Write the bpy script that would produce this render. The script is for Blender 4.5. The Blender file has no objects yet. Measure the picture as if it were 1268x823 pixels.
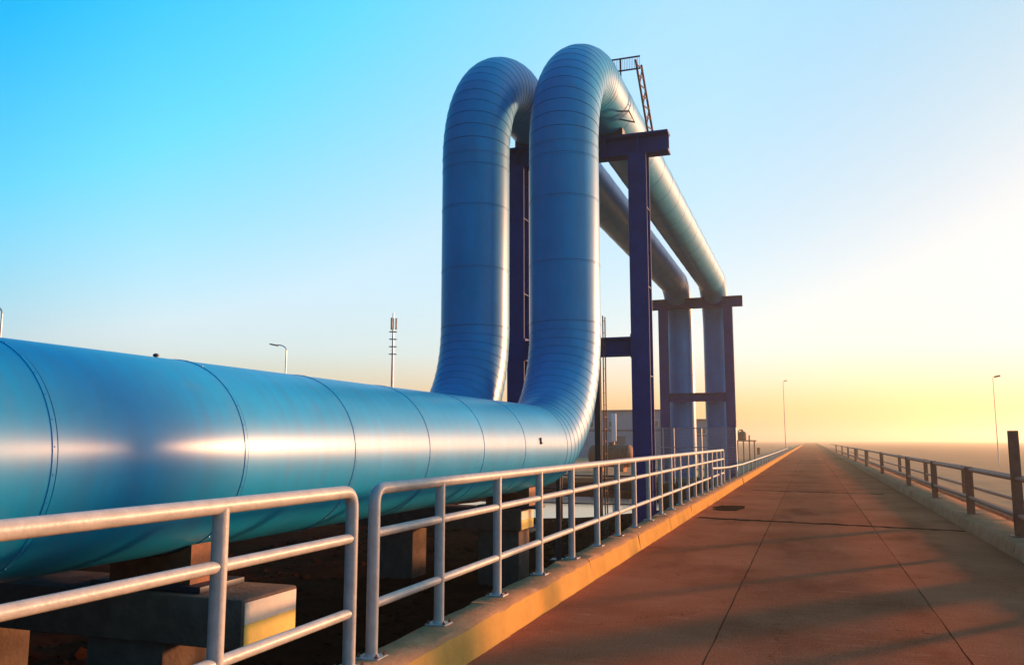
import bpy, bmesh, math, random
from mathutils import Vector, Matrix, noise
R = math.radians
random.seed(7)
scn = bpy.context.scene
COL = scn.collection

# ------------------------------------------------------------------ camera
CAM_H = 1.65
cam = bpy.data.cameras.new('camera')
cam.sensor_width = 36.0
cam.lens = 36.0 * 1040.0 / 1268.0
cam.clip_start = 0.05
cam.clip_end = 8000
cam_o = bpy.data.objects.new('camera', cam)
COL.objects.link(cam_o)
cam_o.location = (0, 0, CAM_H)
cam_o.rotation_euler = (R(90 + 7.315), 0, R(19.388))
scn.camera = cam_o

# ------------------------------------------------------------------ light
SUN_AZ, SUN_EL = R(40), R(6.5)          # azimuth clockwise from the road direction (+Y)
SUN_DIR = Vector((math.sin(SUN_AZ) * math.cos(SUN_EL), math.cos(SUN_AZ) * math.cos(SUN_EL), math.sin(SUN_EL)))
world = bpy.data.worlds.new('World')
scn.world = world
world.use_nodes = True
nt = world.node_tree
nt.nodes.clear()
def wn(t, **k):
    n = nt.nodes.new(t)
    for a, b in k.items(): setattr(n, a, b)
    return n
sky = wn('ShaderNodeTexSky', sky_type='NISHITA', sun_disc=False, sun_elevation=SUN_EL, sun_rotation=SUN_AZ,
         altitude=0, air_density=1.0, dust_density=1.2, ozone_density=1.5)
tc = wn('ShaderNodeTexCoord')
nrm = wn('ShaderNodeVectorMath', operation='NORMALIZE')
nt.links.new(tc.outputs['Generated'], nrm.inputs[0])
sep = wn('ShaderNodeSeparateXYZ'); nt.links.new(nrm.outputs[0], sep.inputs[0])
# the photograph's tone: the sky's range is compressed, then tinted by two smooth laws:
# warm dust low down, and cyan that deepens with height and with the angle from the sun
def vmath(op, a, b=None):
    n_ = wn('ShaderNodeVectorMath', operation=op)
    for i, q in enumerate((a, b)):
        if q is None: continue
        if hasattr(q, 'is_linked'): nt.links.new(q, n_.inputs[i])
        else: n_.inputs[i].default_value = q
    return n_.outputs[0]
def fmath(op, a, b=None, c=None):
    n_ = wn('ShaderNodeMath', operation=op)
    for i, q in enumerate((a, b, c)):
        if q is None: continue
        if hasattr(q, 'is_linked'): nt.links.new(q, n_.inputs[i])
        else: n_.inputs[i].default_value = q
    return n_.outputs[0]
def ramp_of(val, span, stops, gain):
    r_ = wn('ShaderNodeValToRGB'); c_ = r_.color_ramp
    nt.links.new(fmath('DIVIDE', val, span), r_.inputs[0])
    for i, (p, col) in enumerate(stops):
        if i == 0: e = c_.elements[0]
        elif i == len(stops) - 1: e = c_.elements[-1]
        else: e = c_.elements.new(p / span)
        e.position = p / span; e.color = (*[v / gain for v in col], 1)
    return vmath('MULTIPLY', r_.outputs[0], (gain, gain, gain))
dot = wn('ShaderNodeVectorMath', operation='DOT_PRODUCT'); nt.links.new(nrm.outputs[0], dot.inputs[0])
dot.inputs[1].default_value = SUN_DIR
elev = fmath('MAXIMUM', sep.outputs['Z'], 0.0)
qq = fmath('MULTIPLY', elev, fmath('POWER', fmath('SUBTRACT', 1.0, dot.outputs['Value']), 1.5))
SKY_Q = [(0.0, (1.10, 1.16, 1.24)), (0.05, (1.14, 1.36, 1.5)), (0.10, (1.35, 1.55, 1.75)), (0.25, (0.52, 1.72, 2.1)), (0.40, (0.06, 1.42, 2.1)), (0.8, (0.02, 0.66, 1.3)), (2.0, (0.02, 0.42, 0.95))]
SKY_Z = [(0.0, (1.3, 0.66, 0.34)), (0.035, (1.3, 0.79, 0.46)), (0.065, (1.28, 0.95, 0.82)), (0.10, (1.18, 1.05, 1.06)), (0.16, (1.08, 1.04, 1.04)), (0.25, (0.98, 1.02, 1.04)), (0.45, (0.80, 1.06, 1.12)), (1.0, (0.8, 1.0, 1.1))]
tint_q = ramp_of(qq, 2.0, SKY_Q, 2.2)
tint_z = ramp_of(elev, 1.0, SKY_Z, 1.3)
# the warm dust only glows on the sun's half of the sky; opposite lies the dusky blue of the earth's shadow
off = wn('ShaderNodeMapRange', clamp=True, interpolation_type='SMOOTHSTEP'); nt.links.new(dot.outputs['Value'], off.inputs['Value'])
off.inputs['From Min'].default_value = 0.15; off.inputs['From Max'].default_value = -0.45
mz = wn('ShaderNodeMix', data_type='RGBA'); nt.links.new(off.outputs[0], mz.inputs['Factor'])
nt.links.new(tint_z, mz.inputs['A']); mz.inputs['B'].default_value = (0.16, 0.72, 1.05, 1)
tint_z = mz.outputs['Result']
dn = wn('ShaderNodeMapRange', clamp=True); nt.links.new(dot.outputs['Value'], dn.inputs['Value'])
dn.inputs['From Min'].default_value = -1.0; dn.inputs['From Max'].default_value = 0.15
dn.inputs['To Min'].default_value = 0.36; dn.inputs['To Max'].default_value = 1.18
gam = wn('ShaderNodeGamma'); gam.inputs['Gamma'].default_value = 0.55; nt.links.new(sky.outputs[0], gam.inputs['Color'])
skyc = vmath('MULTIPLY', vmath('MULTIPLY', gam.outputs[0], tint_q), tint_z)
cmb = wn('ShaderNodeCombineXYZ')
gl = wn('ShaderNodeMapRange', clamp=True); nt.links.new(dot.outputs['Value'], gl.inputs['Value'])
gl.inputs['From Min'].default_value = 0.7; gl.inputs['From Max'].default_value = 0.98
gl.inputs['To Min'].default_value = 1.0; gl.inputs['To Max'].default_value = 0.78
lev = fmath('MULTIPLY', fmath('MULTIPLY', dn.outputs[0], gl.outputs[0]), 1.78)
for i in range(3): nt.links.new(lev, cmb.inputs[i])
skyc = vmath('MULTIPLY', skyc, cmb.outputs[0])
bg = wn('ShaderNodeBackground'); bg.inputs['Strength'].default_value = 0.10
nt.links.new(skyc, bg.inputs['Color'])
wo = wn('ShaderNodeOutputWorld'); nt.links.new(bg.outputs[0], wo.inputs['Surface'])

sun = bpy.data.lights.new('sun', 'SUN')
sun.energy = 5.0
sun.angle = R(3.2)
sun.color = (1.0, 0.50, 0.24)
sun_o = bpy.data.objects.new('sun', sun)
COL.objects.link(sun_o)
sun_o.location = SUN_DIR * 60
sun_o.rotation_euler = (-SUN_DIR).to_track_quat('-Z', 'Y').to_euler()

scn.view_settings.view_transform = 'Standard'
scn.view_settings.look = 'None'
scn.view_settings.exposure = 0.85
scn.view_settings.gamma = 1.0
scn.cycles.use_denoising = True
scn.cycles.max_bounces = 6
scn.cycles.volume_bounces = 0
scn.cycles.caustics_reflective = False
scn.cycles.caustics_refractive = False

# ------------------------------------------------------------------ materials
def mat(name, col, rough=0.6, metal=0.0, var=0.0, vscale=3.0, bump=0.0, bscale=30.0, col2=None, coat=0.0, coat_rough=0.2,
        spec=0.5, stretch=(1, 1, 1), detail=6, rvar=0.0, world=True):
    m = bpy.data.materials.new(name); m.use_nodes = True
    t = m.node_tree; n = t.nodes; l = t.links
    b = n['Principled BSDF']
    b.inputs['Base Color'].default_value = (*col, 1)
    b.inputs['Roughness'].default_value = rough
    b.inputs['Metallic'].default_value = metal
    b.inputs['Specular IOR Level'].default_value = spec
    b.inputs['Coat Weight'].default_value = coat
    b.inputs['Coat Roughness'].default_value = coat_rough
    if var or bump or rvar:
        if world:
            g = n.new('ShaderNodeNewGeometry'); src = g.outputs['Position']
        else:
            g = n.new('ShaderNodeTexCoord'); src = g.outputs['Object']
        mp = n.new('ShaderNodeMapping'); mp.inputs['Scale'].default_value = stretch
        l.new(src, mp.inputs['Vector'])
        nz = n.new('ShaderNodeTexNoise'); nz.inputs['Scale'].default_value = vscale; nz.inputs['Detail'].default_value = detail
        nz.inputs['Roughness'].default_value = 0.62
        l.new(mp.outputs[0], nz.inputs['Vector'])
        if var:
            rp = n.new('ShaderNodeMapRange'); rp.inputs['From Min'].default_value = 0.32; rp.inputs['From Max'].default_value = 0.68
            l.new(nz.outputs[0], rp.inputs['Value'])
            mx = n.new('ShaderNodeMix'); mx.data_type = 'RGBA'
            c2 = col2 if col2 else tuple(c * (1 - var) for c in col)
            mx.inputs['A'].default_value = (*c2, 1); mx.inputs['B'].default_value = (*col, 1)
            l.new(rp.outputs[0], mx.inputs['Factor']); l.new(mx.outputs['Result'], b.inputs['Base Color'])
        if rvar:
            rr = n.new('ShaderNodeMapRange'); rr.inputs['To Min'].default_value = rough - rvar; rr.inputs['To Max'].default_value = rough + rvar
            l.new(nz.outputs[0], rr.inputs['Value']); l.new(rr.outputs[0], b.inputs['Roughness'])
        if bump:
            nb = n.new('ShaderNodeTexNoise'); nb.inputs['Scale'].default_value = bscale; nb.inputs['Detail'].default_value = 5
            l.new(mp.outputs[0], nb.inputs['Vector'])
            bp = n.new('ShaderNodeBump'); bp.inputs['Strength'].default_value = bump; bp.inputs['Distance'].default_value = 0.02
            l.new(nb.outputs[0], bp.inputs['Height']); l.new(bp.outputs[0], b.inputs['Normal'])
    return m

M = {}
M['clad'] = mat('blue_cladding', (0.004, 0.30, 0.57), 0.45, 0.0, var=0.2, vscale=1.3, bump=0.11, bscale=1.7, rvar=0.05, spec=0.2, coat=0.36, coat_rough=0.27)
M['clad'].node_tree.nodes['Principled BSDF'].inputs['Coat IOR'].default_value = 1.6
def weather(m):
    # rain streaks and dust on the cladding
    t = m.node_tree; n = t.nodes; l = t.links; b = n['Principled BSDF']
    old = b.inputs['Base Color'].links[0].from_socket
    g = n.new('ShaderNodeNewGeometry')
    def nz(sc, scale, lo, hi, a, c):
        mp = n.new('ShaderNodeMapping'); mp.inputs['Scale'].default_value = sc; l.new(g.outputs['Position'], mp.inputs['Vector'])
        z = n.new('ShaderNodeTexNoise'); z.inputs['Scale'].default_value = scale; z.inputs['Detail'].default_value = 6; l.new(mp.outputs[0], z.inputs['Vector'])
        r = n.new('ShaderNodeMapRange'); l.new(z.outputs[0], r.inputs['Value'])
        for k, v in zip(('From Min', 'From Max', 'To Min', 'To Max'), (lo, hi, a, c)): r.inputs[k].default_value = v
        return r.outputs[0]
    st = nz((1.2, 9, 0.5), 1.0, 0.42, 0.62, 0.0, 0.22)
    sp = nz((1, 1, 1), 5.0, 0.56, 0.75, 0.0, 0.25)
    for f, c in ((st, (0.05, 0.16, 0.30, 1)), (sp, (0.10, 0.22, 0.36, 1))):
        mx = n.new('ShaderNodeMix'); mx.data_type = 'RGBA'; l.new(f, mx.inputs['Factor']); l.new(old, mx.inputs['A']); mx.inputs['B'].default_value = c
        old = mx.outputs['Result']
    l.new(old, b.inputs['Base Color'])
weather(M['clad'])
M['seal'] = mat('dark_sealant', (0.012, 0.06, 0.12), 0.7)
M['navy'] = mat('navy_painted_steel', (0.0, 0.040, 0.20), 0.55, 0.0, spec=0.15, var=0.35, vscale=2.0, bump=0.05, bscale=40)
M['darksteel'] = mat('dark_steel', (0.035, 0.035, 0.05), 0.5, 0.3, var=0.3, vscale=6)
M['rail'] = mat('grey_painted_rail', (0.50, 0.44, 0.385), 0.42, 0.0, var=0.25, vscale=11, bump=0.12, bscale=45, spec=0.4)
M['rrail'] = mat('dark_brown_rail', (0.17, 0.07, 0.035), 0.6, 0.0, var=0.4, vscale=9, bump=0.1, bscale=60)
def ground_material():
    m = M['soil'].copy(); m.name = 'ground_soil_and_sand'
    t = m.node_tree; n = t.nodes; l = t.links; b = n['Principled BSDF']
    old = b.inputs['Base Color'].links[0].from_socket
    g = n.new('ShaderNodeNewGeometry'); sp = n.new('ShaderNodeSeparateXYZ'); l.new(g.outputs['Position'], sp.inputs[0])
    nz = n.new('ShaderNodeTexNoise'); nz.inputs['Scale'].default_value = 0.25; nz.inputs['Detail'].default_value = 6
    l.new(g.outputs['Position'], nz.inputs['Vector'])
    def mrange(v, a, c):
        r = n.new('ShaderNodeMapRange'); l.new(v, r.inputs['Value']); r.inputs['From Min'].default_value = a; r.inputs['From Max'].default_value = c
        return r.outputs[0]
    def mth(op, a, c):
        q = n.new('ShaderNodeMath'); q.operation = op
        for i, z in enumerate((a, c)):
            if hasattr(z, 'is_linked'): l.new(z, q.inputs[i])
            else: q.inputs[i].default_value = z
        return q.outputs[0]
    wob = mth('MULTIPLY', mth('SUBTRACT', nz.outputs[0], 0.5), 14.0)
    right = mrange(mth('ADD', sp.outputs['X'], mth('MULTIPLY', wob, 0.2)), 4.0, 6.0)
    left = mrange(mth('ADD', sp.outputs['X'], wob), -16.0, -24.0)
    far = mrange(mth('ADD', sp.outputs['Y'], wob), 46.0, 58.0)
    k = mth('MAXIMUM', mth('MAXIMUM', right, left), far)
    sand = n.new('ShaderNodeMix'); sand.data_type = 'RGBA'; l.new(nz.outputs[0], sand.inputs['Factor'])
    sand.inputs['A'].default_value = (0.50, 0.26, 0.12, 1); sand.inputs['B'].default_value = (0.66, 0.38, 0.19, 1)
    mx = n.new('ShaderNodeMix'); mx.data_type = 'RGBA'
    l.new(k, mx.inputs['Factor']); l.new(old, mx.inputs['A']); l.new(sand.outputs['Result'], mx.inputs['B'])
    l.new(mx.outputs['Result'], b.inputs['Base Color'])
    return m
M['rust'] = mat('rusty_steel', (0.30, 0.10, 0.04), 0.75, 0.1, var=0.6, vscale=5, bump=0.2, bscale=40)
M['conc'] = mat('grey_concrete', (0.56, 0.27, 0.13), 0.85, 0, spec=0.0, var=0.35, vscale=4, bump=0.35, bscale=28)
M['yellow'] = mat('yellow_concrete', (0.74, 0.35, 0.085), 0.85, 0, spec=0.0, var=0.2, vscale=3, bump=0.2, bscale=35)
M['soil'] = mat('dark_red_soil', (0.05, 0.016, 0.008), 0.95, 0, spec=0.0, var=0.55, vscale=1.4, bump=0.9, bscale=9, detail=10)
M['sleeper'] = mat('stained_concrete', (0.17, 0.105, 0.075), 0.9, 0, spec=0.1, var=0.4, vscale=5, bump=0.35, bscale=28)
M['cream'] = mat('cream_paint', (0.78, 0.62, 0.47), 0.7, 0, var=0.15, vscale=9, bump=0.15, bscale=40)
M['ochre'] = mat('ochre_paint', (0.80, 0.52, 0.10), 0.7, 0, var=0.15, vscale=9, bump=0.15, bscale=40)
M['pinkwall'] = mat('pale_grey_wall', (0.42, 0.40, 0.42), 0.8, 0, var=0.15, vscale=1.0)
M['whitepaint'] = mat('white_panel', (0.75, 0.72, 0.68), 0.5)
M['roofm'] = mat('dark_roof', (0.10, 0.09, 0.10), 0.7)
M['glass'] = mat('dark_glass', (0.03, 0.04, 0.05), 0.1, spec=0.8)
M['galv'] = mat('galvanised_steel', (0.45, 0.45, 0.46), 0.45, 0.7, var=0.2, vscale=4)
M['water'] = mat('still_water', (0.05, 0.05, 0.05), 0.04, 0.0, bump=0.03, bscale=3, spec=0.6)
M['grass'] = mat('dry_grass', (0.20, 0.13, 0.05), 0.9, var=0.4, vscale=5)

# kerb: yellow paint on the road face, bare concrete on top
def road_material():
    m = bpy.data.materials.new('brown_concrete_paving'); m.use_nodes = True
    t = m.node_tree; n = t.nodes; l = t.links
    b = n['Principled BSDF']
    g = n.new('ShaderNodeNewGeometry')
    oi = n.new('ShaderNodeObjectInfo')
    def noise_n(scale, detail, rough, sc=(1, 1, 1)):
        mp = n.new('ShaderNodeMapping'); mp.inputs['Scale'].default_value = sc
        l.new(g.outputs['Position'], mp.inputs['Vector'])
        z = n.new('ShaderNodeTexNoise'); z.inputs['Scale'].default_value = scale; z.inputs['Detail'].default_value = detail
        z.inputs['Roughness'].default_value = rough
        l.new(mp.outputs[0], z.inputs['Vector']); return z
    big = noise_n(0.55, 6, 0.6)
    fine = noise_n(60, 3, 0.7)
    scr = noise_n(4.0, 8, 0.75, (0.55, 3.2, 1))
    r1 = n.new('ShaderNodeValToRGB'); l.new(big.outputs[0], r1.inputs[0])
    r1.color_ramp.elements[0].position = 0.3; r1.color_ramp.elements[0].color = (0.37, 0.098, 0.040, 1)
    r1.color_ramp.elements[1].position = 0.7; r1.color_ramp.elements[1].color = (0.54, 0.16, 0.070, 1)
    # pale dusty scuffs
    r2 = n.new('ShaderNodeValToRGB'); l.new(scr.outputs[0], r2.inputs[0])
    r2.color_ramp.elements[0].position = 0.55; r2.color_ramp.elements[0].color = (0, 0, 0, 1)
    r2.color_ramp.elements[1].position = 0.72; r2.color_ramp.elements[1].color = (0.8, 0.8, 0.8, 1)
    mx = n.new('ShaderNodeMix'); mx.data_type = 'RGBA'
    l.new(r2.outputs[0], mx.inputs['Factor']); l.new(r1.outputs[0], mx.inputs['A']); mx.inputs['B'].default_value = (0.62, 0.25, 0.13, 1)
    # speckle
    r3 = n.new('ShaderNodeMapRange'); l.new(fine.outputs[0], r3.inputs['Value'])
    r3.inputs['From Min'].default_value = 0.3; r3.inputs['From Max'].default_value = 0.7
    r3.inputs['To Min'].default_value = 0.58; r3.inputs['To Max'].default_value = 1.28
    m3 = n.new('ShaderNodeMix'); m3.data_type = 'RGBA'; m3.blend_type = 'MULTIPLY'; m3.inputs['Factor'].default_value = 1
    st = noise_n(0.9, 4, 0.55, (1.0, 0.45, 1)); r5 = n.new('ShaderNodeValToRGB'); l.new(st.outputs[0], r5.inputs[0])
    r5.color_ramp.elements[0].position = 0.30; r5.color_ramp.elements[0].color = (0.6, 0.56, 0.56, 1)
    r5.color_ramp.elements[1].position = 0.46; r5.color_ramp.elements[1].color = (1, 1, 1, 1)
    m5 = n.new('ShaderNodeMix'); m5.data_type = 'RGBA'; m5.blend_type = 'MULTIPLY'; m5.inputs['Factor'].default_value = 0.8
    l.new(mx.outputs['Result'], m5.inputs['A']); l.new(r5.outputs[0], m5.inputs['B'])
    # hairline cracks
    wv = noise_n(1.6, 4, 0.6); va = n.new('ShaderNodeMix'); va.data_type = 'RGBA'; va.blend_type = 'ADD'; va.inputs['Factor'].default_value = 0.9
    l.new(g.outputs['Position'], va.inputs['A']); l.new(wv.outputs['Color'], va.inputs['B'])
    vo = n.new('ShaderNodeTexVoronoi'); vo.feature = 'DISTANCE_TO_EDGE'; vo.inputs['Scale'].default_value = 0.33; l.new(va.outputs['Result'], vo.inputs['Vector'])
    r6 = n.new('ShaderNodeMapRange'); l.new(vo.outputs['Distance'], r6.inputs['Value']); r6.inputs['From Min'].default_value = 0.0008; r6.inputs['From Max'].default_value = 0.0024
    r6.inputs['To Min'].default_value = 0.45; r6.inputs['To Max'].default_value = 1.0
    m6 = n.new('ShaderNodeMix'); m6.data_type = 'RGBA'; m6.blend_type = 'MULTIPLY'; m6.inputs['Factor'].default_value = 0.7
    l.new(m5.outputs['Result'], m6.inputs['A']); l.new(r6.outputs[0], m6.inputs['B'])
    l.new(m6.outputs['Result'], m3.inputs['A']); l.new(r3.outputs[0], m3.inputs['B'])
    # each slab its own tone
    r4 = n.new('ShaderNodeMapRange'); l.new(oi.outputs['Random'], r4.inputs['Value'])
    r4.inputs['To Min'].default_value = 0.86; r4.inputs['To Max'].default_value = 1.08
    m4 = n.new('ShaderNodeMix'); m4.data_type = 'RGBA'; m4.blend_type = 'MULTIPLY'; m4.inputs['Factor'].default_value = 1
    l.new(m3.outputs['Result'], m4.inputs['A']); l.new(r4.outputs[0], m4.inputs['B'])
    l.new(m4.outputs['Result'], b.inputs['Base Color'])
    b.inputs['Roughness'].default_value = 0.8; b.inputs['Specular IOR Level'].default_value = 0.0
    bp = n.new('ShaderNodeBump'); bp.inputs['Strength'].default_value = 0.5; bp.inputs['Distance'].default_value = 0.01
    ad = n.new('ShaderNodeMath'); ad.operation = 'ADD'
    l.new(fine.outputs[0], ad.inputs[0]); l.new(scr.outputs[0], ad.inputs[1])
    l.new(ad.outputs[0], bp.inputs['Height']); l.new(bp.outputs[0], b.inputs['Normal'])
    return m
M['road'] = road_material()

# ------------------------------------------------------------------ helpers
class MB:
    def __init__(s): s.bm = bmesh.new()
    def box(s, c, size, bevel=0.0, rot=None, mi=0):
        r = bmesh.ops.create_cube(s.bm, size=1.0)
        vs = r['verts']
        bmesh.ops.scale(s.bm, vec=size, verts=vs)
        fs = set(f for v in vs for f in v.link_faces)
        if bevel:
            es = list({e for v in vs for e in v.link_edges})
            o = bmesh.ops.bevel(s.bm, geom=es, offset=bevel, segments=2, affect='EDGES', profile=0.5)
            vs = list({v for f in o['faces'] for v in f.verts} | {v for v in vs if v.is_valid})
            fs = set(f for v in vs for f in v.link_faces)
        for f in fs: f.material_index = mi
        if rot is not None: bmesh.ops.rotate(s.bm, cent=(0, 0, 0), matrix=rot, verts=vs)
        bmesh.ops.translate(s.bm, vec=c, verts=vs)
        return s
    def span(s, a, b, bevel=0.0, mi=0):
        return s.box([(a[i] + b[i]) / 2 for i in range(3)], [abs(b[i] - a[i]) for i in range(3)], bevel, None, mi)
    def tube(s, pts, rad, seg=12, cap=True, radii=None):
        pts = [Vector(p) for p in pts]
        rings = []
        prev = None
        for i, p in enumerate(pts):
            d = (pts[min(i + 1, len(pts) - 1)] - pts[max(i - 1, 0)]).normalized()
            if prev is None:
                a = Vector((0, 0, 1)) if abs(d.z) < 0.9 else Vector((1, 0, 0))
                u = d.cross(a).normalized()
            else:
                u = (prev - d * prev.dot(d)).normalized()
            prev = u
            w = d.cross(u)
            rr = radii[i] if radii else rad
            rings.append([s.bm.verts.new(p + (u * math.cos(2 * math.pi * k / seg) + w * math.sin(2 * math.pi * k / seg)) * rr) for k in range(seg)])
        for a, b in zip(rings, rings[1:]):
            for k in range(seg):
                f = s.bm.faces.new((a[k], a[(k + 1) % seg], b[(k + 1) % seg], b[k])); f.smooth = True
        if cap:
            s.bm.faces.new(list(reversed(rings[0]))); s.bm.faces.new(rings[-1])
        return s
    def prism(s, poly, x0, x1, axis='X', mi=0):
        """extrude a 2-D outline along an axis"""
        def P(t, q):
            return {'X': (t, q[0], q[1]), 'Y': (q[0], t, q[1]), 'Z': (q[0], q[1], t)}[axis]
        a = [s.bm.verts.new(P(x0, q)) for q in poly]; b = [s.bm.verts.new(P(x1, q)) for q in poly]
        n = len(poly); fs = [s.bm.faces.new(a), s.bm.faces.new(b)]
        for k in range(n): fs.append(s.bm.faces.new((a[k], a[(k + 1) % n], b[(k + 1) % n], b[k])))
        for f in fs: f.material_index = mi
        return s
    def mesh(s, name, mats, sharp=30):
        bmesh.ops.recalc_face_normals(s.bm, faces=s.bm.faces)
        me = bpy.data.meshes.new(name); s.bm.to_mesh(me); s.bm.free()
        for m in (mats if isinstance(mats, (list, tuple)) else [mats]): me.materials.append(m)
        me.set_sharp_from_angle(angle=R(sharp))
        return me
    def build(s, name, mats, parent=None, loc=None, sharp=30):
        return link(name, s.mesh(name, mats, sharp), parent, loc)

def link(name, me, parent=None, loc=None, rot=None):
    o = bpy.data.objects.new(name, me); COL.objects.link(o)
    if parent is not None:
        o.parent = parent
        if loc is None: o.location = -parent_world(parent)
    if loc is not None: o.location = loc
    if rot is not None: o.rotation_euler = rot
    return o
def parent_world(p):
    v = Vector(p.location)
    while p.parent: p = p.parent; v = v + Vector(p.location)
    return v
def tag(o, label=None, cat=None, group=None, kind=None):
    if label: o['label'] = label
    if cat: o['category'] = cat
    if group: o['group'] = group
    if kind: o['kind'] = kind
    return o
def thing(name, loc, label, cat, group=None):
    o = bpy.data.objects.new(name, None); COL.objects.link(o); o.location = loc; o.empty_display_size = 0.2
    return tag(o, label, cat, group)
def copy_tree(o, parent=None):
    c = o.copy(); COL.objects.link(c); c.parent = parent
    for ch in list(o.children): copy_tree(ch, c)
    return c

def lathe(m, prof, c, seg=16):
    rings = [[m.bm.verts.new((c[0] + r * math.cos(2 * math.pi * q / seg), c[1] + r * math.sin(2 * math.pi * q / seg), c[2] + z)) for q in range(seg)] for r, z in prof]
    for a, b in zip(rings, rings[1:]):
        for q in range(seg):
            f = m.bm.faces.new((a[q], a[(q + 1) % seg], b[(q + 1) % seg], b[q])); f.smooth = True
    m.bm.faces.new(rings[0]); m.bm.faces.new(rings[-1]); return m

# ------------------------------------------------------------------ ground, embankment, road, kerbs
GZ = -0.60
def axis_vals(lo, hi, fine_lo, fine_hi, step):
    v = []; x = fine_lo
    while x <= fine_hi: v.append(x); x += step
    d = step; x = fine_hi
    while x < hi: d *= 1.35; x = min(hi, x + d); v.append(x)
    d = step; x = fine_lo; w = []
    while x > lo: d *= 1.35; x = max(lo, x - d); w.append(x)
    return list(reversed(w)) + v
PUDDLE = Vector((-8.6, 28.6))
def ground_h(x, y):
    if -3.1 < x < 3.9: return GZ - 0.35
    n = noise.noise(Vector((x * 0.9, y * 0.9, 0))) * 0.05 + noise.noise(Vector((x * 2.7, y * 2.7, 3))) * 0.035 + noise.noise(Vector((x * 0.2, y * 0.2, 8))) * 0.10
    d = math.hypot((x - PUDDLE.x) / 4.5, (y - PUDDLE.y) / 6.0)
    k = min(1, max(0, d - 0.6) / 0.6)
    far = 1 if math.hypot(x, y) < 90 else 0.3
    return GZ + n * k * far - 0.05 * (1 - k)
xs = axis_vals(-2500, 2500, -16, 9, 0.2); ys = axis_vals(-400, 3500, -2, 45, 0.25)
gv = [(x, y, ground_h(x, y)) for y in ys for x in xs]
nx = len(xs)
gf = [(j * nx + i, j * nx + i + 1, (j + 1) * nx + i + 1, (j + 1) * nx + i) for j in range(len(ys) - 1) for i in range(nx - 1)]
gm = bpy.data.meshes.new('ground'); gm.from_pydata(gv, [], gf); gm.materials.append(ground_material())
gm.polygons.foreach_set('use_smooth', [True] * len(gm.polygons))
ground = link('ground', gm); tag(ground, kind='structure')

Y0, Y1 = -8.0, 620.0
XL, XR = -2.48, 2.66
KH = 0.25
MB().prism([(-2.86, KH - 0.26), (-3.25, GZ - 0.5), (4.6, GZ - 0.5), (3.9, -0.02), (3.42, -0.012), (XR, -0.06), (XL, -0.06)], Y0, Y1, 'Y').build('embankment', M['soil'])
tag(bpy.data.objects['embankment'], kind='structure')

# road: slabs with open joints on a dark bed
road = MB().span((XL - 0.03, Y0, -0.058), (XR + 0.03, Y1, -0.03)).build('road', M['seal'])
tag(road, kind='structure')
lanes = [XL, -0.82, 1.07, XR]
joints = [-8.0, 5.2, 18.2, 29.1, 41.0, 53, 65, 77, 89, 101, 125, 150, 180, 240, 400, 618]
SK = -0.24
for a, b in zip(joints, joints[1:]):
    for xa, xb in zip(lanes, lanes[1:]):
        g = 0.006
        m = MB()
        za = random.uniform(-0.003, 0.003)
        lx, rx = xa + g * (xa != XL), xb - g * (xb != XR)
        gt = 0.011
        c4 = [(lx, a + SK * lx + gt), (rx, a + SK * rx + gt), (rx, b + SK * rx - gt), (lx, b + SK * lx - gt)]
        poly = []
        for p, q in zip(c4, c4[1:] + c4[:1]):
            n_ = max(1, int(math.hypot(q[0] - p[0], q[1] - p[1]) / 0.3)) if a < 40 else 1
            for i in range(n_):
                w = 0.004 if i else 0
                poly.append((p[0] + (q[0] - p[0]) * i / n_ + random.uniform(-w, w), p[1] + (q[1] - p[1]) * i / n_ + random.uniform(-w, w)))
        m.prism(poly, -0.045, za, 'Z')
        bmesh.ops.bevel(m.bm, geom=[e for e in m.bm.edges if all(v.co.z > -0.02 for v in e.verts)], offset=0.006, segments=1, affect='EDGES')
        m.build('slab', M['road'], road)

M['tar'] = mat('bitumen_joint_filler', (0.05, 0.02, 0.012), 0.8, 0, spec=0.0, var=0.4, vscale=8)
def strip(p, q, w, z=0.0065, n=40):
    m = MB(); p = Vector((*p, z)); q = Vector((*q, z)); d = (q - p).normalized(); s_ = Vector((-d.y, d.x, 0))
    a = []; b = []
    for i in range(n + 1):
        c = p.lerp(q, i / n) + s_ * random.uniform(-w, w) * 0.25
        ww = w * random.uniform(0.55, 1.2) / 2
        a.append(m.bm.verts.new(c + s_ * ww)); b.append(m.bm.verts.new(c - s_ * ww))
    for i in range(n): m.bm.faces.new((a[i], a[i + 1], b[i + 1], b[i]))
    return m.build('joint_filler', M['tar'], road)
strip((-2.35, 18.2 - SK * 2.35), (2.62, 18.2 + SK * 2.62), 0.24)
strip((-1.9, 29.1 - SK * 1.9), (2.1, 29.1 + SK * 2.1), 0.26)
strip((-2.3, 41.0 - SK * 2.3), (2.6, 41.0 + SK * 2.6), 0.14)
m = MB(); vs_ = []
for i in range(26):
    a_ = 2 * math.pi * i / 26; w_ = 1 + 0.35 * noise.noise(Vector((math.cos(a_) * 2, math.sin(a_) * 2, 1)))
    vs_.append(m.bm.verts.new((-1.95 + 0.38 * w_ * math.cos(a_), 21.6 + 0.9 * w_ * math.sin(a_), 0.0063)))
m.bm.faces.new(vs_); m.build('tar_patch', M['tar'], road)

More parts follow.
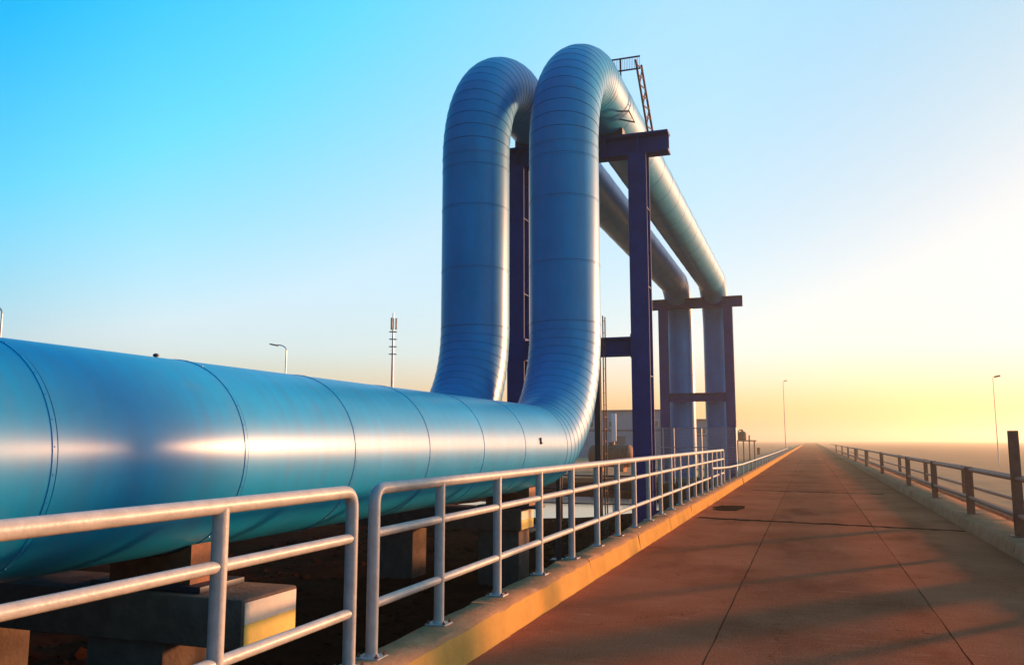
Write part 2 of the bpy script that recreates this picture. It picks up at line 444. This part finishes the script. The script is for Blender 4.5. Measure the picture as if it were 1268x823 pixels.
def kerb(name, xin, xout, step, matl, jitter, h, y1=320):
    k = MB().span((min(xin, xout) + 0.1, Y0, -0.05), (max(xin, xout) - 0.1, y1, h - 0.05)).build(name, M['seal'])
    tag(k, kind='structure')
    y = Y0; s = 1 if xout > xin else -1
    while y < y1:
        L = step if y < 60 else step * 4
        m = MB()
        poly = [(xin + s * 0.0, -0.05), (xin + s * 0.045, h - 0.035), (xin + s * 0.085, h), (xout - s * 0.03, h), (xout, h - 0.03), (xout, -0.3)]
        n = max(2, int(L / 0.2)) if y < 40 else 2
        prev = None
        rings = []
        for i in range(n + 1):
            yy = y + 0.006 + (L - 0.012) * i / n
            w = 0.012 if y < 40 else 0
            rings.append([m.bm.verts.new((p[0] + random.uniform(-w, w), yy, p[1] + random.uniform(-w, w) * 0.7)) for p in poly])
        for a, b in zip(rings, rings[1:]):
            for q in range(len(poly) - 1):
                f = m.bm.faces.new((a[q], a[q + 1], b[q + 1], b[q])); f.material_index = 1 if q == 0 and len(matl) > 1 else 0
        m.bm.faces.new(rings[0]); m.bm.faces.new(rings[-1])
        o = m.build('kerb_stone', matl, k, sharp=50)
        o.location = (random.uniform(-jitter, jitter), 0, random.uniform(-jitter, jitter) * 0.5)
        y += L
    return k
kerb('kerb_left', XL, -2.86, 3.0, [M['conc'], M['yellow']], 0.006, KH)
kerb('kerb_right', XR, 3.42, 4.4, [M['conc']], 0.012, 0.20)

# ------------------------------------------------------------------ pipelines
PR = 0.725; BR = 2.45; ZL = 1.54; ZT = 10.12
YR = 16.4; YD = 47.3
PX = (-4.62, -6.60)
NSEG = 96
def section_profile(L):
    q = 0.011
    return [(0, PR - q, 1), (0.007, PR - q, 1), (0.008, PR, 0), (L - 0.034, PR, 0), (L - 0.032, PR + 0.005, 0), (L - 0.003, PR + 0.005, 0), (L - 0.002, PR - q, 1), (L, PR - q, 1)]
def ring_mesh(name, frames, prof, screws=None):
    """frames: function t -> (centre, u, w)"""
    bm = bmesh.new(); rings = []
    for t, r, mi in prof:
        c, u, w = frames(t)
        rings.append([bm.verts.new(c + (u * math.cos(2 * math.pi * k / NSEG) + w * math.sin(2 * math.pi * k / NSEG)) * r) for k in range(NSEG)])
    for i, (a, b) in enumerate(zip(rings, rings[1:])):
        for k in range(NSEG):
            f = bm.faces.new((a[k], a[(k + 1) % NSEG], b[(k + 1) % NSEG], b[k])); f.smooth = True
            f.material_index = 1 if prof[i][2] and prof[i + 1][2] else 0
    if screws:
        c, u, w = frames(screws)
        for q in range(30):
            a_ = 2 * math.pi * (q + 0.5) / 30
            d = u * math.cos(a_) + w * math.sin(a_); e1 = Vector((0, 0, 1)); e2 = d.cross(e1)
            base = [bm.verts.new(c + d * (PR + 0.004) + (e1 * math.cos(k_ * math.pi / 3) + e2 * math.sin(k_ * math.pi / 3)) * 0.0055) for k_ in range(6)]
            top = [bm.verts.new(c + d * (PR + 0.0085) + (e1 * math.cos(k_ * math.pi / 3) + e2 * math.sin(k_ * math.pi / 3)) * 0.003) for k_ in range(6)]
            bm.faces.new(top)
            for k_ in range(6): bm.faces.new((base[k_], base[(k_ + 1) % 6], top[(k_ + 1) % 6], top[k_]))
    bmesh.ops.recalc_face_normals(bm, faces=bm.faces)
    me = bpy.data.meshes.new(name); bm.to_mesh(me); bm.free()
    # outward normals for an open ring
    if sum((f.center - frames((prof[0][0] + prof[-1][0]) / 2)[0]).dot(f.normal) > 0 for f in me.polygons) < len(me.polygons) / 2: me.flip_normals()
    me.materials.append(M['clad']); me.materials.append(M['seal'])
    me.set_sharp_from_angle(angle=R(30))
    return me
_straight = {}
def straight(L):
    key = round(L, 3)
    if key not in _straight:
        _straight[key] = ring_mesh('cladding_section', lambda t: (Vector((0, 0, t)), Vector((1, 0, 0)), Vector((0, 1, 0))), section_profile(L), L - 0.02)
    return _straight[key]
NG = 16
DG = math.pi / 2 / NG
def gore_frames(t):
    return Vector((0, BR * math.sin(t), -BR * math.cos(t))), Vector((1, 0, 0)), Vector((0, math.sin(t), -math.cos(t)))
k = 1 / BR
gore = ring_mesh('cladding_gore', gore_frames, [(0, PR - 0.011, 1), (0.005 * k, PR - 0.011, 1), (0.006 * k, PR, 0), (DG / 2, PR + 0.001, 0), (DG - 0.026 * k, PR, 0), (DG - 0.024 * k, PR + 0.005, 0), (DG - 0.003 * k, PR + 0.005, 0), (DG - 0.002 * k, PR - 0.011, 1), (DG, PR - 0.011, 1)])
def run(pipe, a, b, seams, rot):
    """straight run along local z of the section, from a to b, split at the given lengths"""
    A = Vector(a); B = Vector(b); L = (B - A).length; d = (B - A) / L
    cuts = [0] + [s for s in seams if 0 < s < L] + [L]
    for s, e in zip(cuts, cuts[1:]):
        o = link('cladding_section', straight(e - s), pipe, A + d * s, rot)
        o.rotation_euler.rotate_axis('Z', 0)
def pipeline(x, label):
    p = thing('pipeline', (x, YR, 0), label, 'pipe', 'pair of parallel pipelines')
    o = Vector((0, -YR, 0))
    V = lambda y, z: Vector((0, y, z)) + o
    ry = (R(-90), 0, 0)      # local z -> +Y
    ys0, ye0 = -9.2, YR - BR
    run(p, V(ys0, ZL), V(ye0, ZL), [s - ys0 for s in (-7.6, -6, -4.4, -2.8, -1.2, 0.4, 2.0, 3.56, 5.23, 6.82, 8.42, 10.05, 11.7)], ry)
    run(p, V(YR, ZL + BR), V(YR, ZT - BR), [1.22, 2.55, 3.42], (0, 0, 0))
    run(p, V(YR + BR, ZT), V(YD - BR, ZT), [1.62 * i for i in range(1, 17)], ry)
    run(p, V(YD, ZT - BR), V(YD, GZ - 0.1), [1.22, 2.45, 3.7, 4.95, 6.2, 7.45], (R(180), 0, 0))
    lathe(MB(), [(0.98, -0.2), (0.98, 0.22), (0.94, 0.26), (PR + 0.012, 0.26)], (x, YD, GZ)).build('ground_collar', M['conc'], p)
    for cy, cz, a0 in ((YR - BR, ZL + BR, 0), (YR + BR, ZT - BR, 180), (YD - BR, ZT - BR, 90)):
        for i in range(NG):
            link('cladding_gore', gore, p, V(cy, cz), (R(a0) + i * DG, 0, 0))
    return p
pipe_a = pipeline(PX[0], 'blue clad pipeline nearest the road, long horizontal run bending up into the taller loop')
pipe_b = pipeline(PX[1], 'blue clad pipeline behind the nearer one, left riser of the two loops')
# small fittings on the near pipe
lathe(MB(), [(0.014, -0.02), (0.014, 0.012), (0.022, 0.012), (0.022, 0.026), (0.01, 0.034)], (PX[0], 5.05, ZL + PR)).build('vent_cap', M['darksteel'], pipe_a)
ang = R(8)
c = Vector((PX[0] + (PR + 0.01) * math.cos(ang), 12.4, ZL + (PR + 0.01) * math.sin(ang)))
MB().box(c, (0.03, 0.03, 0.10), 0.006).box(c + Vector((0.015, 0.012, -0.03)), (0.02, 0.05, 0.02), 0.004).build('latch', M['darksteel'], pipe_a)
# bent step bracket on the high pipe
MB().tube([(-4.12, 19.4, ZT - 0.50), (-3.82, 19.45, ZT - 0.52), (-3.76, 19.85, ZT - 0.66), (-4.14, 19.9, ZT - 0.52)], 0.02, 8).build('step_bracket', M['darksteel'], pipe_a)

# ------------------------------------------------------------------ steel portals
def i_section(h, w, tf=0.05, tw=0.04):
    return [(-w / 2, -h / 2), (w / 2, -h / 2), (w / 2, -h / 2 + tf), (tw / 2, -h / 2 + tf * 1.6), (tw / 2, h / 2 - tf * 1.6), (w / 2, h / 2 - tf), (w / 2, h / 2),
            (-w / 2, h / 2), (-w / 2, h / 2 - tf), (-tw / 2, h / 2 - tf * 1.6), (-tw / 2, -h / 2 + tf * 1.6), (-w / 2, -h / 2 + tf)]
def portal(y, xr, xl, label, middle=False):
    p = thing('steel_portal', ((xr + xl) / 2, y, GZ), label, 'portal frame', 'navy portals carrying the pipes')
    BT = ZT - PR - 0.06; BH = 0.54
    for x in (xr, xl):
        # column: H section with its flange towards the road's start
        m = MB(); s = i_section(0.46, 0.46, 0.035, 0.03)
        m.prism([(x + a, y + b) for a, b in s], GZ + 0.1, BT - BH - 0.002, 'Z')
        col_o = m.build('column', M['navy'], p)
        MB().box((x, y, GZ + 0.085), (0.75, 0.75, 0.04), 0.006).build('base_plate', M['navy'], p)
        MB().box((x, y, GZ - 0.02), (1.0, 1.0, 0.17), 0.015).build('footing', M['conc'], p)
        for bx in (-0.3, 0.3):
            for by in (-0.3, 0.3):
                lathe(MB(), [(0.035, 0), (0.035, 0.03), (0.018, 0.03), (0.018, 0.08)], (x + bx, y + by, GZ + 0.106), 6).build('anchor_bolt', M['darksteel'], p)
        for z in (1.2, 3.2, 5.4, 7.4):
            MB().box((x, y, z), (0.45, 0.385, 0.02)).build('stiffener', M['navy'], p)
    m = MB(); m.prism([(y + b, BT - BH / 2 + a) for b, a in i_section(BH, 0.42, 0.05, 0.05)], xl - 0.75, xr + 0.78, 'X')
    m.build('top_beam', M['navy'], p)
    for x in (xr, xl, PX[0], PX[1]):
        for s in (-1, 1): MB().box((x, y + s * 0.118, BT - BH / 2), (0.025, 0.184, BH - 0.11)).build('stiffener', M['navy'], p)
    m = MB(); m.prism([(y + b, 3.95 + a) for b, a in i_section(0.46, 0.34, 0.04, 0.04)], xl + 0.256, xr - 0.256, 'X')
    m.build('cross_beam', M['navy'], p)
    for x in (xl + 0.245, xr - 0.245):
        MB().box((x, y, 3.95), (0.02, 0.40, 0.58), 0.003).build('end_plate', M['navy'], p)
    for x in PX:   # saddles carrying the pipes
        m = MB()
        n = 14; a0 = R(-90 - 38); a1 = R(-90 + 38)
        arc = [(x + (PR + 0.012) * math.cos(a0 + (a1 - a0) * i / n), ZT + (PR + 0.012) * math.sin(a0 + (a1 - a0) * i / n)) for i in range(n + 1)]
        m.prism(arc + [(arc[-1][0], BT + 0.002), (arc[0][0], BT + 0.002)], y - 0.16, y + 0.16, 'Y')
        m.build('saddle', M['darksteel'], p)
    if middle:
        MB().prism([(-4.93 + a, y + b) for a, b in i_section(0.15, 0.15, 0.02, 0.018)], GZ, 3.715, 'Z').build('middle_post', M['darksteel'], p)
    return p
portal(20.45, -3.80, -7.02, 'tall navy steel portal frame just behind the two risers', True)
portal(46.0, -3.88, -7.36, 'navy steel portal frame at the far end of the high pipes')

# ------------------------------------------------------------------ ladders and platform
def ladder(name, a0, a1, b0, b1, n, label, rad=0.022, matl='darksteel', diag=False):
    t = thing(name, Vector(a0), label, 'ladder')
    A0, A1, B0, B1 = map(Vector, (a0, a1, b0, b1))
    MB().tube([A0, A1], rad, 8).build('stile', M[matl], t); MB().tube([B0, B1], rad, 8).build('stile', M[matl], t)
    for i in range(n):
        f = (i + 0.6) / n
        MB().tube([A0.lerp(A1, f), B0.lerp(B1, f)], rad * 0.6, 8).build('rung', M[matl], t)
    if diag:
        for i in range(0, n - 1, 2):
            f, g = (i + 0.6) / n, (i + 2.6) / n
            MB().tube([A0.lerp(A1, f), B0.lerp(B1, min(1, g))], rad * 0.55, 8).build('brace', M[matl], t)
    return t
BT = ZT - PR - 0.06
ladder('access_ladder', (-3.52, 20.3, BT + 0.002), (-3.74, 20.0, 11.15), (-3.44, 20.62, BT + 0.002), (-3.66, 20.35, 11.15), 7,
       'short rusty ladder climbing from the top beam beside the high pipe', 0.028, 'rust', True)
pl = thing('service_platform', (-4.3, 20.2, ZT + PR), 'small guard rail with mesh on top of the high pipe beside the ladder', 'guard rail')
for x in (-4.12, -4.5):
    MB().tube([(x, 19.98, ZT + math.sqrt(max(0, PR * PR - (x - PX[0]) ** 2))), (x, 19.98, 11.22)], 0.02, 8).build('post', M['darksteel'], pl)
for z in (11.22, 10.9): MB().tube([(-3.62, 19.98, z), (-4.4, 19.98, z)], 0.022, 8).build('rail', M['darksteel'], pl)
m = MB()
for i in range(18): m.tube([(-3.64 - 0.042 * i, 19.98, 10.9), (-3.64 - 0.042 * i, 19.98, 11.22)], 0.005, 5)
tag(m.build('mesh_panel', M['darksteel'], pl), kind='stuff')
ladder('access_ladder', (-4.70, 20.10, GZ - 0.02), (-4.70, 20.10, 4.7), (-4.70, 20.34, GZ - 0.02), (-4.70, 20.34, 4.7), 18,
       'thin upright ladder beside the middle post behind the near riser', 0.016, 'rust')

# ------------------------------------------------------------------ sleepers under the pipes
def sleeper(y, xe, label, w=0.66):
    t = thing('pipe_support', (xe, y, GZ), label, 'pipe support', 'concrete supports under the pipes')
    top, bot = 0.57, 0.23
    MB().span((-7.8, y - w / 2, bot), (xe, y + w / 2, top), 0.02).build('beam', M['sleeper'], t)
    MB().span((xe + 0.001, y - w / 2 + 0.025, 0.40), (xe + 0.007, y + w / 2 - 0.025, top - 0.025)).build('end_marking', M['cream'], t)['label'] = 'cream upper half of the sleeper end'
    MB().span((xe + 0.001, y - w / 2 + 0.025, bot + 0.025), (xe + 0.007, y + w / 2 - 0.025, 0.398)).build('end_marking', M['ochre'], t)['label'] = 'yellow lower half of the sleeper end'
    for x in (-4.75, -6.6):
        MB().span((x - 0.35, y - w / 2 + 0.06, GZ - 0.15), (x + 0.35, y + w / 2 - 0.06, bot - 0.002), 0.02).build('pier', M['sleeper'], t)
    for x in PX:
        n = 14; a0 = R(-90 - 30); a1 = R(-90 + 30); r = PR + 0.012
        arc = [(x + r * math.cos(a0 + (a1 - a0) * i / n), ZL + r * math.sin(a0 + (a1 - a0) * i / n)) for i in range(n + 1)]
        MB().prism(arc + [(arc[-1][0], top + 0.05), (arc[0][0], top + 0.05)], y - 0.2, y + 0.2, 'Y').build('saddle', M['rust'], t)
        MB().box((x, y, top + 0.026), (1.0, 0.5, 0.046), 0.004).build('bearing_plate', M['darksteel'], t)
sleeper(5.30, -3.70, 'concrete sleeper nearest the camera with its sunlit end below the rail')
sleeper(13.1, -4.35, 'concrete sleeper under the elbow at the foot of the near riser')
sleeper(-3.0, -3.70, 'concrete sleeper beside the camera under the pipes')
st = thing('support_stand', (PX[0], 15.5, GZ), 'slim dark steel stand below the near elbow', 'support')
MB().tube([(PX[0] + 0.08, 15.55, GZ - 0.05), (PX[0] + 0.08, 15.55, 1.72)], 0.05, 10).build('post', M['darksteel'], st)
MB().box((PX[0] + 0.08, 15.55, GZ + 0.02), (0.3, 0.3, 0.05), 0.005).build('base_plate', M['darksteel'], st)

# ------------------------------------------------------------------ left railing
RX = -2.75
def fillet_path(pts, r, n=6):
    pts = [Vector(p) for p in pts]; out = [pts[0]]
    for a, b, c in zip(pts, pts[1:], pts[2:]):
        d1 = (a - b).normalized(); d2 = (c - b).normalized()
        p1 = b + d1 * r; p2 = b + d2 * r
        for i in range(n + 1):
            t = i / n
            out.append(p1 * (1 - t) ** 2 + b * 2 * t * (1 - t) + p2 * t * t)
    out.append(pts[-1]); return out
def long_tube(m, a, b, rad, seg=14):
    a = Vector(a); b = Vector(b); n = max(1, int((b - a).length / 2.5))
    return m.tube([a.lerp(b, i / n) for i in range(n + 1)], rad, seg)
def railing(ya, yb, posts, label, zt=1.33, mids=(1.04, 0.585), x=RX, r=(0.040, 0.031, 0.040)):
    t = thing('railing', (x, ya, KH), label, 'railing', 'railings along the left kerb')
    MB().tube(fillet_path([(x, ya, KH), (x, ya, zt), (x, yb, zt), (x, yb, KH)], 0.11), r[0], 16).build('top_rail', M['rail'], t)
    for z in mids:
        long_tube(MB(), (x, ya + 0.02, z), (x, yb - 0.02, z), r[1]).build('mid_rail', M['rail'], t)
    for y in posts:
        MB().tube([(x, y, KH), (x, y, zt - 0.01)], r[2], 14).build('post', M['rail'], t)
    for y in list(posts) + [ya, yb]:
        b = MB().box((x, y, KH + 0.006), (0.17, 0.15, 0.012), 0.003).build('base_plate', M['rail'], t)
        if y < 14:
            for bx in (-0.065, 0.065):
                for by in (-0.055, 0.055): lathe(MB(), [(0.013, 0), (0.013, 0.012), (0.007, 0.012), (0.007, 0.025)], (x + bx, y + by, KH + 0.0125), 6).build('bolt', M['rust'], b)
            MB().tube([(x, y, KH + 0.012), (x, y, KH + 0.03)], 0, 14, True, [r[2] + 0.012, r[2] + 0.001]).build('weld', M['rail'], b)
    return t
railing(-4.2, 4.77, [3.50, 2.22, 0.94, -0.34, -1.62, -2.9], 'pale grey tube railing nearest the camera at the left edge')
railing(5.06, 28.95, [6.12 + 1.285 * i for i in range(18) if 6.12 + 1.285 * i < 28.4], 'long pale grey tube railing leading from the gap to the far portal')
t = thing('railing', (-2.68, 26.5, KH), 'low grey railing along the kerb beyond the tall railing', 'railing', 'railings along the left kerb')
MB().tube([(-2.66, 24.6, 0.86), (-2.66, 27.0, 0.80), (-2.66, 30, 0.74), (-2.66, 36, 0.68), (-2.66, 60, 0.66), (-2.66, 110, 0.66)], 0.035, 10).build('top_rail', M['rail'], t)
MB().tube([(-2.66, 24.66, KH), (-2.66, 24.66, 0.86)], 0.035, 10).build('post', M['rail'], t)
for i in range(28):
    y = 27.0 + 3.0 * i
    MB().tube([(-2.66, y, KH), (-2.66, y, 0.67)], 0.035, 10).build('post', M['rail'], t)

# ------------------------------------------------------------------ right railings
def flat_railing(x, z0, zt, zm, posts, label, y1, tall=None):
    t = thing('railing', (x, posts[0], z0), label, 'railing', 'dark railings along the right kerb')
    def rail(z, name):
        ys_ = [posts[0] - 4] + posts + [y1]
        MB().tube([(x + random.uniform(-.012, .012), q, z + random.uniform(-.012, .012)) for q in ys_], 0.038, 10).build(name, M['rrail'], t)
    rail(zt, 'top_rail'); rail(zm, 'mid_rail')
    for q in posts:
        m = MB(); h = zt + 0.045 if q != tall else 1.80
        m.prism([(x + a, q + b) for a, b in i_section(0.12, 0.13, 0.014, 0.012)], z0, h, 'Z'); m.build('post', M['rrail'], t)
        MB().box((x, q, z0 + 0.008), (0.26, 0.26, 0.016), 0.004).build('base_plate', M['rrail'], t)
flat_railing(2.95, 0.20, 1.08, 0.52, [10.5, 14.85, 19.0, 24.1, 30.2, 40.8, 52, 64, 76, 90, 110], 'dark brown railing on the right kerb, nearer the road', 140, tall=14.85)
MB().span((3.86, -6, -0.3), (4.34, 160, 0.08), 0.02).build('drain_wall', M['conc'])
tag(bpy.data.objects['drain_wall'], 'low concrete drain wall behind the right railing', 'wall')
flat_railing(4.08, 0.08, 0.90, 0.40, [14, 20.6, 27.0, 35.5, 45.4, 57, 70, 85], 'second dark railing on the drain wall right of the road', 100)

# unseen pillar, added outside the right edge to cast the near pipe's shadow patch
gp = thing('shadow_pillar', (4.85, 14.65, GZ), 'tall plain concrete pillar added outside the frame to shade the near pipe', 'pillar')
MB().span((4.6, 14.50, GZ + 0.3), (5.3, 14.97, 4.6), 0.03).build('shaft', M['conc'], gp)
MB().span((4.54, 14.44, 4.602), (5.36, 15.03, 4.74), 0.02).build('cap', M['conc'], gp)
MB().span((4.5, 14.4, GZ - 0.3), (5.4, 15.07, GZ + 0.298), 0.03).build('plinth', M['conc'], gp)

# ------------------------------------------------------------------ puddle, clods, fence in the ditch
m = MB(); pts = []
for i in range(40):
    a = 2 * math.pi * i / 40
    w = 1 + 0.25 * noise.noise(Vector((math.cos(a) * 1.7, math.sin(a) * 1.7, 5)))
    pts.append(m.bm.verts.new((PUDDLE.x + 3.7 * w * math.cos(a), PUDDLE.y + 5.0 * w * math.sin(a), GZ - 0.022)))
m.bm.faces.new(pts)
tag(m.build('puddle', M['water']), kind='structure')
m = MB()
for i in range(1500):
    x = random.uniform(-11, -3.3); y = random.uniform(3, 24)
    if math.hypot((x - PUDDLE.x) / 4.0, (y - PUDDLE.y) / 5.4) < 1.1: continue
    s = random.uniform(0.015, 0.06) * (1 + (random.random() < 0.08) * 1.5)
    r = bmesh.ops.create_icosphere(m.bm, subdivisions=1, radius=s)
    z = ground_h(x, y)
    for v in r['verts']:
        v.co = Vector((v.co.x * random.uniform(0.8, 1.5) + x, v.co.y * random.uniform(0.8, 1.5) + y, v.co.z * random.uniform(0.5, 0.9) + z + s * 0.15))
tag(m.build('soil_clods', M['soil']), 'scattered dark soil clods in the ditch beside the pipes', 'soil', kind='stuff')

fe = thing('tube_fence', (-5.6, 22.5, GZ), 'low dark tube fence in the ditch behind the near elbow', 'fence')
for x in (-4.3, -5.4, -6.5, -7.6, -8.7): MB().tube([(x, 22.6, GZ - 0.1), (x, 22.6, 0.72)], 0.025, 8).build('post', M['darksteel'], fe)
for z in (0.70, 0.35, -0.05): MB().tube([(-4.2, 22.6, z), (-8.9, 22.6, z)], 0.018, 8).build('rail', M['darksteel'], fe)

mf = thing('mesh_fence', (-5.7, 43.8, GZ), 'wire mesh fence screen standing before the far portal', 'fence')
for x in (-8.4, -7.15, -6.6, -5.2, -3.5): MB().tube([(x, 43.8, GZ - 0.1), (x, 43.8, 2.3)], 0.035, 8).build('post', M['galv'], mf)
for z in (2.28, 1.3, 0.2): MB().tube([(-8.4, 43.8, z), (-3.5, 43.8, z)], 0.022, 8).build('rail', M['galv'], mf)
m = MB()
for i in range(98): m.tube([(-8.4 + 0.05 * i, 43.8, 0.0), (-8.4 + 0.05 * i, 43.8, 2.26)], 0.004, 4, False)
for i in range(30): m.tube([(-8.4, 43.806, 0.05 + 0.075 * i), (-3.5, 43.806, 0.05 + 0.075 * i)], 0.004, 4, False)
tag(m.build('wire_mesh', M['galv'], mf), kind='stuff')

# ------------------------------------------------------------------ distant plant
def hall(x0, x1, y, d, h, label, wins, sign=None, door=None):
    b = thing('plant_building', ((x0 + x1) / 2, y, GZ), label, 'building')
    MB().span((x0, y, GZ - 0.2), (x1, y + d, h)).build('wall', M['pinkwall'], b)
    n = int((x1 - x0) / 1.2)
    for i in range(n + 1):
        MB().box((x0 + 0.06 + (x1 - x0 - 0.12) * i / n, y - 0.045, (h + GZ) / 2), (0.08, 0.085, h - GZ - 0.1)).build('wall_rib', M['pinkwall'], b)
    MB().span((x0 - 0.3, y - 0.35, h + 0.002), (x1 + 0.3, y + d + 0.3, h + 0.22)).build('roof', M['roofm'], b)
    MB().span((x0 - 0.05, y - 0.12, h * 0.52), (x1 + 0.05, y - 0.092, h * 0.52 + 0.22)).build('trim_band', M['roofm'], b)
    for wx, wz, ww, wh in wins:
        f = MB().span((wx, y - 0.15, wz), (wx + ww, y - 0.095, wz + wh)).build('window', M['whitepaint'], b)
        MB().span((wx + 0.08, y - 0.17, wz + 0.08), (wx + ww - 0.08, y - 0.153, wz + wh - 0.08)).build('pane', M['glass'], f)
    if door:
        MB().span((door, y - 0.16, GZ + 0.1), (door + 1.6, y - 0.1, 2.2)).build('door', M['roofm'], b)
    return b
hall(-36, -17.2, 112, 14, 5.5, 'long pale plant hall in the haze between riser and column', [(-25.6, 3.4, 0.9, 0.9), (-29, 3.4, 1.4, 0.9), (-32, 3.4, 1.4, 0.9), (-20, 3.4, 1.2, 0.9)], door=-24.9)
hall(-16.6, -9.6, 108, 10, 4.1, 'lower pale plant building seen between the far risers', [(-13.4, 2.4, 1.2, 0.8), (-15.8, 2.4, 1.2, 0.8)])
sb = thing('notice_panel', (-15.35, 70, GZ), 'tall narrow white panel standing before the plant hall', 'panel')
MB().span((-15.75, 70, 1.6), (-15.35, 70.12, 3.9), 0.01).build('board', M['whitepaint'], sb)
MB().span((-15.60, 70.02, GZ - 0.1), (-15.5, 70.10, 1.598)).build('post', M['galv'], sb)
# rusty tank on cradles
tk = thing('storage_tank', (-13.2, 60, GZ), 'rusty brown horizontal tank on the ground behind the railing', 'tank')
m = MB(); m.tube([(-15.2, 60, 0.55), (-15.05, 60, 0.55), (-14.9, 60, 0.55), (-12.2, 60, 0.55), (-12.05, 60, 0.55), (-11.9, 60, 0.55)], 0.8, 32, True, [0.3, 0.68, 0.8, 0.8, 0.68, 0.3]); m.build('shell', M['rust'], tk)
for x in (-14.4, -12.7): MB().span((x - 0.15, 59.4, GZ - 0.1), (x + 0.15, 60.6, 0.0), 0.01).build('cradle', M['conc'], tk)
lathe(MB(), [(0.2, -0.05), (0.2, 0.15), (0.26, 0.15), (0.26, 0.2)], (-13.5, 60, 1.32)).build('manhole', M['rust'], tk)
# roof cage on the hall
rc = thing('roof_cage', (-21.6, 113, 5.72), 'small open steel cage on the hall roof', 'cage')
for x in (-21.9, -20.9):
    for y in (112.6, 113.6): MB().tube([(x, y, 5.7), (x, y, 7.1)], 0.06, 6).build('post', M['roofm'], rc)
for z in (6.4, 7.1): MB().tube([(-21.9, 112.6, z), (-20.9, 112.6, z), (-20.9, 113.6, z), (-21.9, 113.6, z), (-21.9, 112.6, z)], 0.05, 6).build('rail', M['roofm'], rc)

# small plant in the haze right of the far portal
ps = thing('pump_skid', (-6.6, 92, GZ), 'rusty pump skid with valves in the haze right of the far portal', 'machinery')
for x in (-7.2, -6.6, -6.0, -5.5): MB().tube([(x, 92, GZ - 0.1), (x, 92, 1.55)], 0.07, 8).build('post', M['rust'], ps)
MB().span((-7.4, 91.7, 1.55), (-5.3, 92.5, 1.68)).build('deck', M['rust'], ps)
lathe(MB(), [(0.42, 0), (0.42, 0.7), (0.3, 0.86), (0.1, 0.95), (0.1, 1.1)], (-6.7, 92.1, 1.682)).build('vessel', M['rust'], ps)
MB().tube([(-7.1, 92, 1.68), (-7.1, 92, 2.6), (-6.9, 92, 2.75), (-6.7, 92, 2.75)], 0.06, 8).build('vent_pipe', M['rust'], ps)
MB().tube([(-6.0, 92, 1.68), (-6.0, 92, 2.2)], 0.08, 8).build('valve', M['rust'], ps)
for x in (-7.5, -5.1): MB().tube([(x, 92, 0.2), (x, 92, 0.9)], 0.16, 10).build('motor', M['rust'], ps)

# ------------------------------------------------------------------ lamps and mast
def lamp(base, h, arm, side, label, r=0.09, head=1.0):
    t = thing('street_lamp', base, label, 'street lamp', 'street lamps around the plant')
    b = Vector(base); s = Vector(side).normalized()
    MB().tube([b + Vector((0, 0, -0.3)), b + Vector((0, 0, h * 0.5)), b + Vector((0, 0, h - arm * 0.55))], r, 10, True, [r, r * 0.8, r * 0.6]).build('pole', M['galv'], t)
    pts = [b + Vector((0, 0, h - arm * 0.55)) + s * (arm * (1 - math.cos(a))) + Vector((0, 0, arm * 0.55 * math.sin(a))) for a in [R(q) for q in range(0, 91, 15)]]
    MB().tube(pts, r * 0.5, 8).build('arm', M['galv'], t)
    e = pts[-1]
    rot = Matrix.Rotation(math.atan2(s.y, s.x), 3, 'Z') @ Matrix.Rotation(R(-12), 3, 'Y')
    m = MB(); m.box(e + s * 0.4 * head + Vector((0, 0, 0.02)), (1.0 * head, 0.36 * head, 0.16), 0.05, rot); m.build('lamp_head', M['darksteel'], t)
    return t
lamp((-3.9, 150, -0.02 + GZ), 12.3, 0.2, (1, 0.2, 0), 'thin lamp post at the far end of the road', 0.08, 0.5)
lamp((15.1, 82, GZ), 7.7, 0.15, (1, 0.1, 0), 'thin lamp post standing alone in the haze on the right', 0.05, 0.5)
lamp((-55.0, 80, GZ), 12.9, 1.15, (-1, -0.1, 0), 'curved lamp post rising behind the near pipe', 0.12)
lamp((-61.6, 50, GZ), 13.2, 1.3, (-1, 0.0, 0), 'curved lamp post cut by the left edge of the photo', 0.12)
ma = thing('antenna_mast', (-57.3, 110, GZ), 'slender antenna mast with ringed head behind the pipes', 'mast')
MB().tube([(-57.3, 110, GZ - 0.3), (-57.3, 110, 10), (-57.3, 110, 20.3)], 0.2, 10, True, [0.26, 0.2, 0.1]).build('pole', M['galv'], ma)
for z in (14.2, 15.3, 16.4, 17.5):
    MB().tube([(-57.3 + 0.55 * math.cos(2 * math.pi * i / 12), 110 + 0.55 * math.sin(2 * math.pi * i / 12), z) for i in range(13)], 0.05, 6, False).build('ring', M['darksteel'], ma)
    MB().tube([(-57.85, 110, z), (-56.75, 110, z)], 0.05, 6).build('bracket', M['darksteel'], ma)
for i in range(3):
    a = R(30 + 120 * i)
    MB().box((-57.3 + 0.45 * math.cos(a), 110 + 0.45 * math.sin(a), 18.7), (0.22, 0.22, 1.7), 0.04).build('antenna', M['darksteel'], ma)

# ------------------------------------------------------------------ haze
hz = bpy.data.materials.new('haze'); hz.use_nodes = True
n = hz.node_tree.nodes; n.clear()
pv = n.new('ShaderNodeVolumePrincipled'); pv.inputs['Color'].default_value = (1.0, 0.88, 0.66, 1)
pv.inputs['Density'].default_value = 0.0013
pv.inputs['Anisotropy'].default_value = 0.66
ou = n.new('ShaderNodeOutputMaterial'); hz.node_tree.links.new(pv.outputs[0], ou.inputs['Volume'])
tag(MB().span((-2600, -450, GZ - 2), (2600, 3600, 21)).build('haze', hz), 'pale warm dust haze lying over the plain', 'haze', kind='stuff')
